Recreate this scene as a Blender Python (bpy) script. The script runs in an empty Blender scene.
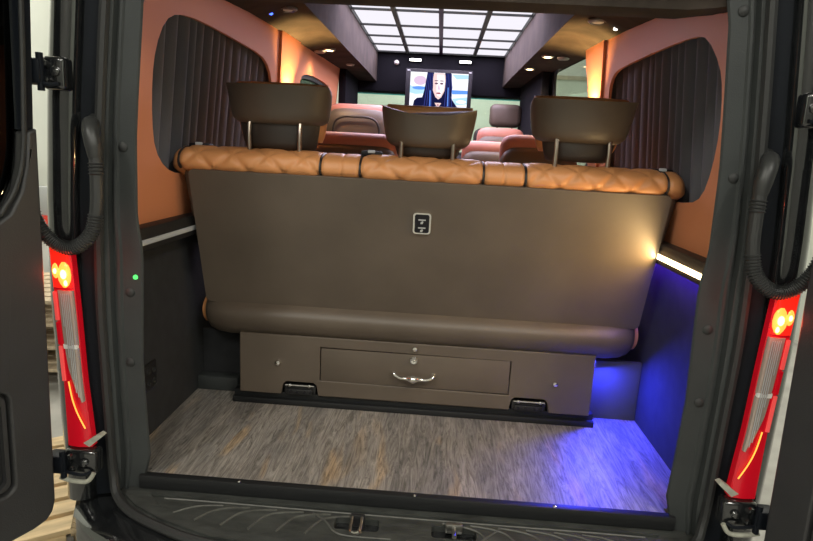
import bpy, bmesh, math, random
from mathutils import Vector, Matrix
random.seed(4)
SC = bpy.context.scene
COL = SC.collection
PI = math.pi

# ------------------------------------------------------------------ materials
def mat(name, col, rough=.5, metal=0., bump=0., bscale=80., spec=.5, coat=0., emit=None, estr=0., var=0., vscale=6., stretch=(1, 1, 1), sheen=0.):
    m = bpy.data.materials.new(name); m.use_nodes = True
    nt = m.node_tree; N = nt.nodes; L = nt.links
    b = N['Principled BSDF']
    b.inputs['Base Color'].default_value = (*col, 1)
    b.inputs['Roughness'].default_value = rough
    b.inputs['Metallic'].default_value = metal
    b.inputs['Specular IOR Level'].default_value = spec
    b.inputs['Coat Weight'].default_value = coat
    b.inputs['Sheen Weight'].default_value = sheen
    if emit:
        b.inputs['Emission Color'].default_value = (*emit, 1)
        b.inputs['Emission Strength'].default_value = estr
    if bump or var:
        tc = N.new('ShaderNodeTexCoord'); mp = N.new('ShaderNodeMapping')
        mp.inputs['Scale'].default_value = stretch
        L.new(tc.outputs['Object'], mp.inputs['Vector'])
    if bump:
        n = N.new('ShaderNodeTexNoise'); n.inputs['Scale'].default_value = bscale; n.inputs['Detail'].default_value = 3
        L.new(mp.outputs['Vector'], n.inputs['Vector'])
        bp = N.new('ShaderNodeBump'); bp.inputs['Strength'].default_value = bump; bp.inputs['Distance'].default_value = .002
        L.new(n.outputs['Fac'], bp.inputs['Height']); L.new(bp.outputs['Normal'], b.inputs['Normal'])
    if var:
        n = N.new('ShaderNodeTexNoise'); n.inputs['Scale'].default_value = vscale; n.inputs['Detail'].default_value = 5
        L.new(mp.outputs['Vector'], n.inputs['Vector'])
        r = N.new('ShaderNodeMapRange'); r.inputs['From Min'].default_value = .3; r.inputs['From Max'].default_value = .7
        r.inputs['To Min'].default_value = 1 - var; r.inputs['To Max'].default_value = 1 + var
        L.new(n.outputs['Fac'], r.inputs['Value'])
        mx = N.new('ShaderNodeMix'); mx.data_type = 'RGBA'; mx.blend_type = 'MULTIPLY'; mx.inputs['Factor'].default_value = 1
        mx.inputs['A'].default_value = (*col, 1)
        L.new(r.outputs['Result'], mx.inputs['B']); L.new(mx.outputs['Result'], b.inputs['Base Color'])
    return m

def emis(name, col, s):
    m = bpy.data.materials.new(name); m.use_nodes = True
    N = m.node_tree.nodes; N.remove(N['Principled BSDF'])
    e = N.new('ShaderNodeEmission'); e.inputs['Color'].default_value = (*col, 1); e.inputs['Strength'].default_value = s
    m.node_tree.links.new(e.outputs[0], N['Material Output'].inputs[0])
    return m

def glass(name, tint, gloss=.08, rough=.02):
    m = bpy.data.materials.new(name); m.use_nodes = True
    nt = m.node_tree; N = nt.nodes; L = nt.links; N.remove(N['Principled BSDF'])
    t = N.new('ShaderNodeBsdfTransparent'); t.inputs['Color'].default_value = (*tint, 1)
    g = N.new('ShaderNodeBsdfGlossy'); g.inputs['Roughness'].default_value = rough
    lw = N.new('ShaderNodeLayerWeight'); pw = N.new('ShaderNodeMath'); pw.operation = 'POWER'; pw.inputs[1].default_value = 5
    f = N.new('ShaderNodeMath'); f.operation = 'MULTIPLY_ADD'; f.inputs[1].default_value = .45; f.inputs[2].default_value = .04
    L.new(lw.outputs['Facing'], pw.inputs[0]); L.new(pw.outputs[0], f.inputs[0])
    x = N.new('ShaderNodeMixShader')
    L.new(f.outputs[0], x.inputs[0]); L.new(t.outputs[0], x.inputs[1]); L.new(g.outputs[0], x.inputs[2])
    L.new(x.outputs[0], N['Material Output'].inputs[0])
    return m

def wood_floor():
    m = bpy.data.materials.new('grey oak vinyl plank'); m.use_nodes = True
    nt = m.node_tree; N = nt.nodes; L = nt.links; b = N['Principled BSDF']
    tc = N.new('ShaderNodeTexCoord')
    def noise(sc, detail, scale=1., dist=0., rough=.5):
        mp = N.new('ShaderNodeMapping'); mp.inputs['Scale'].default_value = sc
        L.new(tc.outputs['Object'], mp.inputs['Vector'])
        n = N.new('ShaderNodeTexNoise'); n.inputs['Scale'].default_value = scale; n.inputs['Detail'].default_value = detail
        n.inputs['Distortion'].default_value = dist; n.inputs['Roughness'].default_value = rough
        L.new(mp.outputs['Vector'], n.inputs['Vector']); return n.outputs['Fac']
    def ramp(v, a, b_, c0, c1):
        r = N.new('ShaderNodeValToRGB'); e = r.color_ramp.elements
        e[0].position = a; e[0].color = (*c0, 1); e[1].position = b_; e[1].color = (*c1, 1)
        L.new(v, r.inputs['Fac']); return r.outputs['Color']
    def mix(f, a, c, mode='MIX'):
        x = N.new('ShaderNodeMix'); x.data_type = 'RGBA'; x.blend_type = mode
        if isinstance(f, float): x.inputs['Factor'].default_value = f
        else: L.new(f, x.inputs['Factor'])
        L.new(a, x.inputs['A']); L.new(c, x.inputs['B']); return x.outputs['Result']
    base = ramp(noise((9, 1.6, 1), 4, 1., 1.2), .32, .68, (.165, .158, .15), (.33, .30, .265))
    tan = ramp(noise((11, 2.2, 3), 2, 1., .4), .58, .68, (0, 0, 0), (1, 1, 1))
    rgb = N.new('ShaderNodeRGB'); rgb.outputs[0].default_value = (.44, .30, .16, 1)
    tm = N.new('ShaderNodeMath'); tm.operation = 'MULTIPLY'; tm.inputs[1].default_value = .6
    sx = N.new('ShaderNodeSeparateColor'); L.new(tan, sx.inputs[0]); L.new(sx.outputs[0], tm.inputs[0])
    c = mix(tm.outputs[0], base, rgb.outputs[0])
    fine = noise((46, 4.2, 1), 8, 1., 3.2, .74)
    c = mix(.85, c, ramp(fine, .38, .60, (.27, .26, .25), (1.2, 1.2, 1.2)), 'MULTIPLY')
    L.new(c, b.inputs['Base Color']); b.inputs['Roughness'].default_value = .5
    bp = N.new('ShaderNodeBump'); bp.inputs['Strength'].default_value = .25; bp.inputs['Distance'].default_value = .001
    L.new(fine, bp.inputs['Height']); L.new(bp.outputs['Normal'], b.inputs['Normal'])
    return m

M = dict(
    brown=mat('brown leather', (.098, .076, .057), .42, bump=.25, bscale=420, var=.12, vscale=5),
    brownp=mat('brown vinyl board', (.105, .082, .062), .48, bump=.15, bscale=300, var=.14, vscale=4),
    browndk=mat('dark brown leather', (.035, .028, .024), .5, bump=.2, bscale=300),
    orange=mat('tan orange leather', (.60, .265, .10), .45, bump=.2, bscale=350, var=.08, vscale=7),
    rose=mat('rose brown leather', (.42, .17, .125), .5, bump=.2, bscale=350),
    lining=mat('orange wall lining', (.66, .25, .115), .62, bump=.12, bscale=250),
    suede=mat('brown suede', (.040, .031, .025), .95, bump=.3, bscale=60, var=.35, vscale=9, spec=.2),
    carpet=mat('black carpet', (.021, .022, .024), .95, bump=.5, bscale=500, var=.2, vscale=20),
    curtain=mat('charcoal curtain cloth', (.115, .112, .128), .85, bump=.2, bscale=300),
    black=mat('black plastic', (.012, .012, .013), .45, bump=.1, bscale=200),
    strip=mat('black aluminium', (.014, .015, .016), .5, metal=.2),
    trim=mat('grey pillar plastic', (.034, .038, .038), .6, bump=.3, spec=.4, bscale=350, var=.1, vscale=8),
    rubber=mat('black rubber', (.02, .021, .021), .6, bump=.2, bscale=200),
    hose=mat('grey black rubber hose', (.03, .031, .031), .42),
    paint=mat('gloss black paint', (.010, .011, .012), .12, coat=1., var=.3, vscale=20),
    jamb=mat('satin blue black paint', (.008, .010, .014), .45, spec=.12),
    dpanel=mat('charcoal door panel', (.030, .030, .031), .5, bump=.3, bscale=300, var=.1, vscale=8),
    tread=mat('worn bumper plastic', (.036, .039, .036), .55, bump=.6, bscale=60, var=.4, vscale=14, stretch=(1, 3, 1)),
    rib=mat('scuffed rib plastic', (.075, .076, .068), .5, var=.3, vscale=30),
    bronze=mat('warm grey metal', (.42, .36, .30), .32, metal=1.),
    chrome=mat('chrome', (.85, .83, .78), .16, metal=1.),
    steel=mat('worn steel', (.42, .41, .38), .38, metal=1., var=.2, vscale=40),
    silver=mat('silver plastic strip', (.45, .47, .48), .35),
    white=mat('white plastic', (.75, .75, .72), .5),
    cream=mat('pale sealant', (.36, .36, .30), .5, var=.25, vscale=40),
    piping=mat('black piping', (.018, .015, .014), .45),
    wood=wood_floor(),
    pane=emis('lit diffuser', (.95, .92, 1.0), .66),
    bars=mat('dark diffuser frame', (.10, .11, .12), .4),
    purple=mat('purple frame film', (.06, .03, .08), .4),
    warm=emis('warm lamp glow', (1., .70, .36), 16.),
    cool=emis('cool lamp glow', (1., .95, .85), 6.),
    led=emis('warm white strip', (1., .74, .38), 9.),
    blueled=emis('blue indicator', (.05, .12, 1.), 3.),
    greenled=emis('green indicator', (.10, .9, .15), 1.2),
    red=mat('red lamp lens', (.50, .003, .016), .2, coat=.25, emit=(1., .012, .02), estr=.10),
    redlit=mat('lit red lens', (.6, .008, .012), .2, coat=.25, emit=(1., .03, .01), estr=.40),
    bulb=emis('brake bulb glow', (1., .42, .10), 7.),
    amberglow=mat('painted orange halo and glint', (.8, .3, .06), .2, emit=(1., .35, .05), estr=1.0),  # glowing colour for the bulb halo and the glint on the lens
    clear=mat('ribbed clear lens', (.36, .29, .25), .2, coat=.6, bump=.9, bscale=35, stretch=(4, 1, .5)),
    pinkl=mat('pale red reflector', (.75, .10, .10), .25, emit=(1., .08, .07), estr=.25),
    bezel=mat('screen bezel', (.015, .015, .018), .5, spec=.2),
    glassf=glass('clear glass', (.86, .93, .88)),
    glassd=glass('green tinted glass', (.10, .20, .15)),
    glassk=glass('dark privacy glass', (.03, .035, .035)),
    glassw=glass('windscreen glass', (.84, .92, .89)),
    glassb=glass('shade band glass', (.22, .50, .52)),
    gwall=mat('painted garage wall', (.68, .71, .64), .7, var=.04, vscale=2),
    blackcloth=mat('black cloth lining', (.008, .008, .010), .95, spec=.1, bump=.2, bscale=200),
    board=mat('lightened grey felt board', (.075, .075, .08), .9, bump=.3, bscale=300),  # tone raised so the right side board shows the blue light
    gback=mat('grey garage wall', (.30, .30, .28), .8, var=.1, vscale=2),
    gfloor=mat('concrete', (.36, .35, .32), .7, bump=.3, bscale=30, var=.2, vscale=4),
    gceil=mat('garage ceiling', (.6, .6, .57), .8, var=.05, vscale=1),
    beige=mat('beige painted steel', (.50, .43, .33), .45, var=.08, vscale=5),
    pine=mat('pine boards', (.62, .46, .26), .65, var=.25, vscale=5, stretch=(1, 6, 6), bump=.3, bscale=40),
    pine2=mat('weathered pine boards', (.52, .42, .29), .7, var=.25, vscale=5, stretch=(6, 1, 6), bump=.3, bscale=40),
    safered=mat('red reflective film', (.70, .05, .03), .5),
    body=mat('black body paint', (.010, .011, .012), .2, coat=.5),
)

# ------------------------------------------------------------------ mesh helpers
class MB:
    def __init__(s): s.bm = bmesh.new()
    def faces(s, vs, fs, mi=0):
        bv = [s.bm.verts.new(v) for v in vs]
        for f in fs:
            try:
                q = s.bm.faces.new([bv[i] for i in f]); q.material_index = mi
            except ValueError: pass
        return bv
    def box(s, lo, hi, bev=0., seg=2, mx=None, mi=0):
        t = bmesh.new()
        bmesh.ops.create_cube(t, size=1)
        for v in t.verts:
            v.co = Vector([(lo[i] + hi[i]) / 2 + v.co[i] * (hi[i] - lo[i]) for i in range(3)])
        if bev: bmesh.ops.bevel(t, geom=t.edges[:], offset=bev, segments=seg, profile=.5, affect='EDGES')
        if mx: bmesh.ops.transform(t, matrix=mx, verts=t.verts)
        for f in t.faces: f.material_index = mi
        s.join(t); return s
    def join(s, t):
        me = bpy.data.meshes.new('tmp'); t.to_mesh(me); t.free(); s.bm.from_mesh(me); bpy.data.meshes.remove(me)
    def tube(s, pts, r, n=10, caps=True, mi=0):
        pts = [Vector(p) for p in pts]
        rs = r if isinstance(r, (list, tuple)) else [r] * len(pts)
        up = None; rings = []
        for i, p in enumerate(pts):
            a = pts[max(i - 1, 0)]; b = pts[min(i + 1, len(pts) - 1)]
            t = (b - a).normalized()
            if up is None: up = t.orthogonal().normalized()
            up = (up - t * up.dot(t)).normalized(); w = t.cross(up)
            rings.append([s.bm.verts.new(p + (up * math.cos(2 * PI * k / n) + w * math.sin(2 * PI * k / n)) * rs[i]) for k in range(n)])
        for A, B in zip(rings, rings[1:]):
            for k in range(n):
                f = s.bm.faces.new((A[k], A[(k + 1) % n], B[(k + 1) % n], B[k])); f.material_index = mi
        if caps:
            s.bm.faces.new(rings[0][::-1]).material_index = mi; s.bm.faces.new(rings[-1]).material_index = mi
        return s
    def rings(s, rings, closed=True, caps=True, mi=0):
        R = [[s.bm.verts.new(p) for p in r] for r in rings]; n = len(R[0])
        for A, B in zip(R, R[1:]):
            for k in range(n if closed else n - 1):
                s.bm.faces.new((A[k], A[(k + 1) % n], B[(k + 1) % n], B[k])).material_index = mi
        if caps and closed:
            s.bm.faces.new(R[0][::-1]).material_index = mi; s.bm.faces.new(R[-1]).material_index = mi
        return s
    def lathe(s, prof, o, axis='y', n=16, mi=0):
        o = Vector(o); rings = []
        for r, h in prof:
            rr = []
            for k in range(n):
                a = 2 * PI * k / n; c, d = r * math.cos(a), r * math.sin(a)
                rr.append(o + (Vector((c, h, d)) if axis == 'y' else Vector((c, d, h)) if axis == 'z' else Vector((h, c, d))))
            rings.append(rr)
        return s.rings(rings, mi=mi)
    def plate(s, outer, holes, fn, off, mi=0):
        """flat outline with holes, mapped by fn(a,b)->xyz, thickened by vector off"""
        off = Vector(off)
        t = bmesh.new(); E = []
        for lp in [outer] + holes:
            vs = [t.verts.new((a, b, 0)) for a, b in lp]
            E += [t.edges.new((vs[i], vs[(i + 1) % len(vs)])) for i in range(len(vs))]
        bmesh.ops.triangle_fill(t, use_beauty=True, use_dissolve=False, edges=E)
        t.verts.ensure_lookup_table(); t.verts.index_update()
        base = [Vector(fn(v.co.x, v.co.y)) for v in t.verts]; n = len(base)
        tris = [[v.index for v in f.verts] for f in t.faces]; t.free()
        fs = tris + [[i + n for i in f[::-1]] for f in tris]
        k = 0
        for lp in [outer] + holes:
            m = len(lp); fs += [(k + i, k + (i + 1) % m, k + (i + 1) % m + n, k + i + n) for i in range(m)]; k += m
        s.faces(base + [p + off for p in base], fs, mi); return s
    def build(s, name, m, parent=None, smooth=35):
        bm = s.bm
        bmesh.ops.remove_doubles(bm, verts=bm.verts, dist=1e-6)
        bmesh.ops.recalc_face_normals(bm, faces=bm.faces)
        me = bpy.data.meshes.new(name); bm.to_mesh(me); bm.free()
        for x in (m if isinstance(m, (list, tuple)) else [m]): me.materials.append(x)
        if smooth:
            for p in me.polygons: p.use_smooth = True
            me.set_sharp_from_angle(angle=math.radians(smooth))
        o = bpy.data.objects.new(name, me); COL.objects.link(o)
        if parent:
            o.parent = parent
            mw = Matrix.Translation(-Vector(root_loc(parent)))
            me.transform(mw)
        return o

def root_loc(o):
    v = Vector((0, 0, 0))
    while o: v = v + Vector(o.location); o = o.parent
    return v

def tag(o, label, cat, group=None, kind=None):
    o['label'] = label; o['category'] = cat
    if group: o['group'] = group
    if kind: o['kind'] = kind
    return o
def thing(name, label, cat, loc=(0, 0, 0), group=None, kind=None):
    o = bpy.data.objects.new(name, None); o.empty_display_size = .1; COL.objects.link(o); o.location = loc
    return tag(o, label, cat, group, kind)
def lerp_tab(tab, z):
    if z <= tab[0][0]: return tab[0][1]
    for (a, x), (b, y) in zip(tab, tab[1:]):
        if z <= b: return x + (y - x) * (z - a) / (b - a)
    return tab[-1][1]
def smooth_loop(pts, n=4):
    """rounded closed outline (Chaikin)"""
    for _ in range(n):
        q = []
        for i in range(len(pts)):
            a, b = pts[i], pts[(i + 1) % len(pts)]
            q += [(a[0] * .75 + b[0] * .25, a[1] * .75 + b[1] * .25), (a[0] * .25 + b[0] * .75, a[1] * .25 + b[1] * .75)]
        pts = q
    return pts
def spline(pts, n=8):
    P = [Vector(p) for p in pts]; out = []
    for i in range(len(P) - 1):
        p0 = P[max(i - 1, 0)]; p1 = P[i]; p2 = P[i + 1]; p3 = P[min(i + 2, len(P) - 1)]
        for k in range(n):
            t = k / n
            out.append(.5 * (2 * p1 + (p2 - p0) * t + (2 * p0 - 5 * p1 + 4 * p2 - p3) * t * t + (3 * p1 - p0 - 3 * p2 + p3) * t ** 3))
    return out + [P[-1]]
def rrect(x0, z0, x1, z1, r, n=5):
    o = []
    for cx, cz, a in ((x1 - r, z1 - r, 0), (x0 + r, z1 - r, PI / 2), (x0 + r, z0 + r, PI), (x1 - r, z0 + r, 1.5 * PI)):
        o += [(cx + r * math.cos(a + PI / 2 * k / n), cz + r * math.sin(a + PI / 2 * k / n)) for k in range(n + 1)]
    return o

# ------------------------------------------------------------------ van shell
o = MB().plate([(-.728, .006), (.728, .006), (.728, .037), (.85, .037), (.85, 4.6), (-.85, 4.6), (-.85, .037), (-.728, .037)], [], lambda a, b: (a, b, 0), (0, 0, -.03)).build('floor', M['wood'])
tag(o, 'grey brown wood plank floor of the van', 'floor', kind='structure')

sill = thing('trim_1', 'black metal strip along the rear edge of the wood floor', 'trim', (0, 0, -.035), kind='structure')
MB().box((-.745, -.012, -.036), (.745, .012, .004), .003).build('strip', M['strip'], sill)
for x in (-.46, .035, .42):
    MB().lathe([(.005, 0), (.004, .002), (.001, .003)], (x, -.003, .004), 'z', 10).build('screw', M['chrome'], sill)

def wx(z): return .82 - .0941 * (z - .65)
holes = {-1: [(.225, .986), (.212, 1.10), (.222, 1.185), (.268, 1.267), (.348, 1.303), (.51, 1.317), (.85, 1.317), (1.19, 1.313), (1.32, 1.275), (1.385, 1.205), (1.40, 1.0), (1.37, .87), (1.28, .825), (.8, .82), (.423, .824), (.327, .846), (.254, .901)],
         1: [(.173, 1.036), (.173, 1.138), (.195, 1.203), (.277, 1.285), (.358, 1.305), (.6, 1.313), (1.08, 1.314), (1.19, 1.30), (1.245, 1.25), (1.262, 1.15), (1.26, .95), (1.22, .86), (1.1, .825), (.6, .82), (.339, .826), (.259, .853), (.206, .931)]}
front = {-1: [(1.90, .86), (2.80, .86), (2.80, 1.33), (2.62, 1.355), (1.97, 1.345), (1.90, 1.26)],
         1: [(1.57, .86), (2.58, .86), (2.63, 1.10), (2.62, 1.42), (2.56, 1.50), (1.62, 1.50), (1.585, 1.30)]}
for s, nm, side in ((-1, 'wall_left', 'left'), (1, 'wall_right', 'right')):
    w = thing(nm, f'{side} side wall of the van, orange above the rail and black carpet below', 'wall', (s * .82, 0, 0), kind='structure')
    top = [(.012, .68), (.012, 1.50), (.35, 1.50), (3.10, 1.56), (3.10, .68)] if s < 0 else [(.012, .68), (.012, 1.50), (.35, 1.50), (1.66, 1.53), (1.635, 1.44), (1.59, 1.36), (1.56, 1.25), (1.55, 1.10), (1.56, .68)]
    h1 = smooth_loop(holes[s], 1); h2 = smooth_loop(front[s], 2)
    MB().plate(top, [h1, h2] if s < 0 else [h1], lambda a, b: (s * wx(b), a, b), (s * .012, 0, 0)).build('orange_lining', M['lining'], w, 20)
    y0, y1 = (1.43, 1.80) if s < 0 else (1.30, 1.635)
    MB().plate([(y0, 1.47), (y1, 1.47), (y1 - .015, 1.38), (y1 - .05, 1.30), (y1 - .07, 1.2), (y1 - .075, .9), (y0 + .1, .9)], [], lambda a, b: (s * (wx(b) - .012), a, b), (s * .012, 0, 0)).build('pillar_cover', M['lining'], w)
    # belt rail with a lamp strip set in it
    b = MB().box((min(s * .775, s * .835), .012, .618), (max(s * .775, s * .835), 3.1, .686), .006).build('belt_rail', M['black'] if s < 0 else M['browndk'], w)
    MB().box((min(s * .770, s * .78), .03, .636), (max(s * .770, s * .78), 1.6, .652), .003).build('light_strip', M['silver'] if s < 0 else M['led'], b)
    MB().box((min(s * .818, s * .84), .012, .683), (max(s * .818, s * .84) - .0, 3.1, .688)).build('edge_trim', M['silver'], b)
    MB().box((min(s * .828, s * .85), .012, -.0), (max(s * .828, s * .85), 3.1, .622)).build('carpet_lining', M['carpet'], w)
    # outer skin of the van
    MB().plate([(.03, -.30), (.03, 1.78), (4.5, 1.78), (4.5, -.3)], [rrect(.1, .75, 1.5, 1.38, .06), rrect(1.52, .8, 3.14, 1.60, .06), rrect(3.2, .85, 4.2, 1.5, .05)],
               lambda a, b: (s * (wx(max(b, .62)) + .095), a, b), (s * .01, 0, 0)).build('outer_skin', M['body'], w)
    # side glass in the front opening
    g = tag(MB().plate(smooth_loop(front[s], 2), [], lambda a, b: (s * (wx(b) + .03), a, b), (s * .004, 0, 0)).build('window_1' if s < 0 else 'window_2', M['glassd'] if s < 0 else M['glassf']),
            'dark green tinted side window ahead of the left curtain' if s < 0 else 'clear side window showing the pale garage wall on the right', 'window', kind='structure')
    fr = smooth_loop(front[s], 2)
    if s < 0:
        m = MB().plate(fr, [[((a - 2.35) * .955 + 2.35, (b - 1.12) * .90 + 1.12) for a, b in fr]], lambda a, b: (s * (wx(b) + .012), a, b), (s * .014, 0, 0))
    else:
        m = MB().plate([(1.562, .68), (3.12, .68), (3.12, 1.56), (1.66, 1.53), (1.64, 1.44), (1.60, 1.36), (1.57, 1.25)], [[((a - 2.1) * .975 + 2.1, min(1.495, (b - 1.2) * .99 + 1.2)) for a, b in fr]], lambda a, b: (s * (wx(b) + .014), a, b), (s * .014, 0, 0))
    m.build('window_frame', M['black'], g)

# black boarding around the front cabin
for s, nm, side in ((-1, 'trim_2', 'left'), (1, 'trim_3', 'right')):
    x0, x1 = sorted((s * .69, s * .746))
    tag(MB().box((x0, 3.085 if s < 0 else 2.66, -.0), (x1, 3.75, 1.60), .01).build(nm, M['blackcloth']), f'black pillar on the {side} between the cabin and the front seats', 'pillar', kind='structure')

# ceiling : lofted soffits with a raised light well in the middle
def zc(y): return lerp_tab([(-.0, 1.294), (.05, 1.290), (.10, 1.291), (.3, 1.36), (.7, 1.45), (1.0, 1.492), (3.1, 1.505), (3.8, 1.50)], y)
def ze(y): return lerp_tab([(0, 1.315), (.10, 1.323), (.30, 1.345), (.7, 1.418), (1.3, 1.447), (3.1, 1.51), (3.8, 1.51)], y)
m = MB(); secs = []
ys = [.012, .05, .10, .16, .22, .3, .4, .5, .6, .7, .8, .9, 1.0, 1.2, 1.5, 2, 2.5, 3.1, 3.78]
for y in ys:
    r = []
    for x in [-.79, -.72, -.66, -.60, -.535]:
        t = min(1, (.76 + x) / .14) if x > -.76 else 0
        r.append((x, y, ze(y) + (zc(y) - ze(y)) * max(0, t) + (0 if x > -.76 else .0)))
    if y < 1.0: r += [(-.2, y, zc(y)), (.2, y, zc(y))]
    else: r += [(-.535, y, 1.775), (.535, y, 1.775)]
    r += [(-a, b, c) for a, b, c in r[:5]][::-1]
    r += [(.80, y, 1.79), (-.80, y, 1.79)]
    secs.append(r)
m.rings(secs)
ceil = tag(m.build('ceiling', M['suede'], smooth=50), 'dark brown suede van ceiling with a raised light well', 'ceiling', kind='structure')
tag(MB().box((-.76, 3.76, 1.42), (.76, 3.95, 1.79), .02).build('wall_front', M['blackcloth']), 'black header above the windscreen at the front of the cabin', 'wall', kind='structure')
tag(MB().box((-.97, -.02, 1.78), (.97, 4.6, 1.82), .01).build('roof', M['body']), 'black van roof above the suede ceiling', 'roof', kind='structure')

# windscreen and cab
g = tag(MB().faces([(-.86, 4.50, .95), (.86, 4.50, .95), (.82, 4.42, 1.46), (-.82, 4.42, 1.46)], [(0, 1, 2, 3)]) and None or MB().box((-.86, 4.44, .95), (.86, 4.446, 1.455)).build('window_3', M['glassw']),
        'greenish windscreen seen through the cabin', 'window', kind='structure')
MB().box((-.86, 4.436, 1.455), (.86, 4.446, 1.52)).build('shade_band', M['glassb'], g)
m = MB().box((-.95, 4.40, .90), (-.84, 4.5, 1.8)).box((.84, 4.40, .90), (.95, 4.5, 1.8)).box((-.95, 4.40, 1.515), (.95, 4.5, 1.8))
m.build('window_frame', M['black'], g)
tag(MB().box((-.72, 4.05, 0), (.72, 4.43, .95), .06, 3).build('dashboard', M['black']), 'black dashboard below the windscreen', 'dashboard')

# ceiling light panel
sky = thing('ceiling_light_panel', 'large gridded white light panel set in the van ceiling', 'ceiling light', (0, 2.8, 1.744))
bx = [-.54, -.28, 0, .28, .54]; by = [1.80, 2.23, 2.67, 3.05, 3.40, 3.74]
for i, x in enumerate(bx):
    wd = .013 if i in (0, 4) else .016
    MB().box((x - wd * (.5 if i in (0, 4) else .9), 1.80, 1.738), (x + wd * (.5 if i in (0, 4) else .9), 3.755, 1.762)).build('bar', M['purple'] if i == 2 else M['bars'], sky)
for y in by:
    MB().box((-.553, y - .007, 1.740), (.553, y + .007, 1.760)).build('bar', M['bars'], sky)
for i in range(4):
    for j in range(5):
        MB().box((bx[i] + .013, by[j] + .006, 1.752), (bx[i + 1] - .013, by[j + 1] - .006, 1.757)).build('pane', M['pane'], sky)
# curtains
for s, side, (ya, yb) in ((-1, 'left', (.13, 1.50)), (1, 'right', (.10, 1.36))):
    m = MB(); nx = 420; A = []
    for k, z in enumerate([.76 + .62 * i / 10 for i in range(11)]):
        row = []
        for i in range(nx + 1):
            y = ya + (yb - ya) * i / nx
            ph = y / .074 * 2 * PI + .6 * math.sin(y * 9) + .25 * math.sin(y * 31 + z * 1.5)
            d = -.052 * abs(math.sin(ph / 2)) ** .75 + .006 * math.sin(ph + 1 + y * 4) + .004 * math.sin(y * 23)
            row.append((s * (wx(z) + .080 + d), y, z))
        A.append(row)
    vs = [p for r in A for p in r]; n = nx + 1
    m.faces(vs, [(k * n + i, k * n + i + 1, (k + 1) * n + i + 1, (k + 1) * n + i) for k in range(10) for i in range(nx)])
    tag(m.build('curtain', M['curtain'], smooth=80), f'pleated charcoal curtain drawn across the {side} rear window', 'curtain', 'pleated window curtains')

# spot lamps in the soffits
def spot(x, y, z, lab, lit=True, r=.036, group='ceiling spotlights'):
    t = thing('ceiling_spotlight', lab, 'spotlight', (x, y, z), group)
    MB().lathe([(r, 0), (r, -.006), (r * .78, -.012), (r * .74, -.006), (r * .74, 0)], (x, y, z), 'z', 20).build('ring', M['steel'], t)
    MB().lathe([(r * .72, -.003), (r * .5, -.010), (r * .1, -.013)], (x, y, z), 'z', 18).build('lamp', M['warm'] if lit else M['white'], t)
def sz(x, y):
    t = max(0, min(1, (.76 - abs(x)) / .14)); return ze(y) + (zc(y) - ze(y)) * t + .001
spot(-.625, 1.10, sz(.625, 1.10), 'unlit round ceiling spotlight nearest on the left soffit', False, .042)
spot(-.640, 2.13, sz(.64, 2.13), 'glowing warm ceiling spotlight on the left soffit')
spot(-.615, 2.78, sz(.615, 2.78), 'unlit chrome ceiling spotlight farthest along the left soffit', False, .03)
spot(.640, 1.05, sz(.64, 1.05), 'unlit ceiling spotlight nearest on the right soffit', False, .042)
spot(.612, 2.03, sz(.612, 2.03), 'glowing warm ceiling spotlight nearer the light panel corner on the right soffit')
spot(.590, 2.56, sz(.59, 2.56), 'glowing warm ceiling spotlight farthest along the right soffit')
for x, y, lab in ((-.69, 1.09, 'small blue indicator lamp beside the left soffit spotlight'), (.71, 1.05, 'small white indicator lamp beside the right soffit spotlight')):
    tag(MB().lathe([(.008, .002), (.008, -.004), (.003, -.007)], (x, y, sz(x, y)), 'z', 10).build('indicator_lamp', M['blueled'] if x < 0 else M['cool']), lab, 'lamp')
for x, y, side in ((-.70, 2.15, 'left'), (.69, 1.98, 'right')):
    t = thing('air_vent', f'small chrome air nozzle beside the lit {side} soffit spotlight', 'air vent', (x, y, sz(x, y)))
    MB().lathe([(.035, .002), (.035, -.006), (.026, -.014), (.012, -.010), (.004, -.012)], (x, y, sz(x, y)), 'z', 16).build('nozzle', M['steel'], t)
for x, side in ((-.212, 'left'), (.208, 'right')):
    t = thing('reading_lamp', f'small white cabin lamp above the {side} side of the screen', 'lamp', (x, 3.745, 1.685), 'small lamps above the screen')
    MB().box((x - .055, 3.735, 1.675), (x + .055, 3.762, 1.70), .004).build('housing', M['bezel'], t)
    MB().box((x - .048, 3.728, 1.678), (x + .048, 3.737, 1.697), .003).build('lens', M['cool'], t)
tag(MB().lathe([(.022, 0), (.022, -.01), (.012, -.016)], (-.37, 3.75, 1.66), 'y', 14).build('ceiling_sensor', M['steel']), 'small round chrome fitting on the black header', 'sensor')

# wall up-lights on the orange pillars
for s, side, y in ((-1, 'left', 1.60), (1, 'right', 1.45)):
    t = thing('wall_light', f'small warm uplight on the {side} orange pillar', 'wall light', (s * .765, y, 1.12), 'pillar uplights')
    x0, x1 = sorted((s * .715, s * .765))
    MB().box((x0, y - .05, 1.08), (x1, y + .05, 1.13), .006).build('housing', M['black'], t)
    MB().box((x0 + .006, y - .042, 1.13), (x1 - .006, y + .042, 1.134)).build('lens', M['warm'], t)

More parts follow.
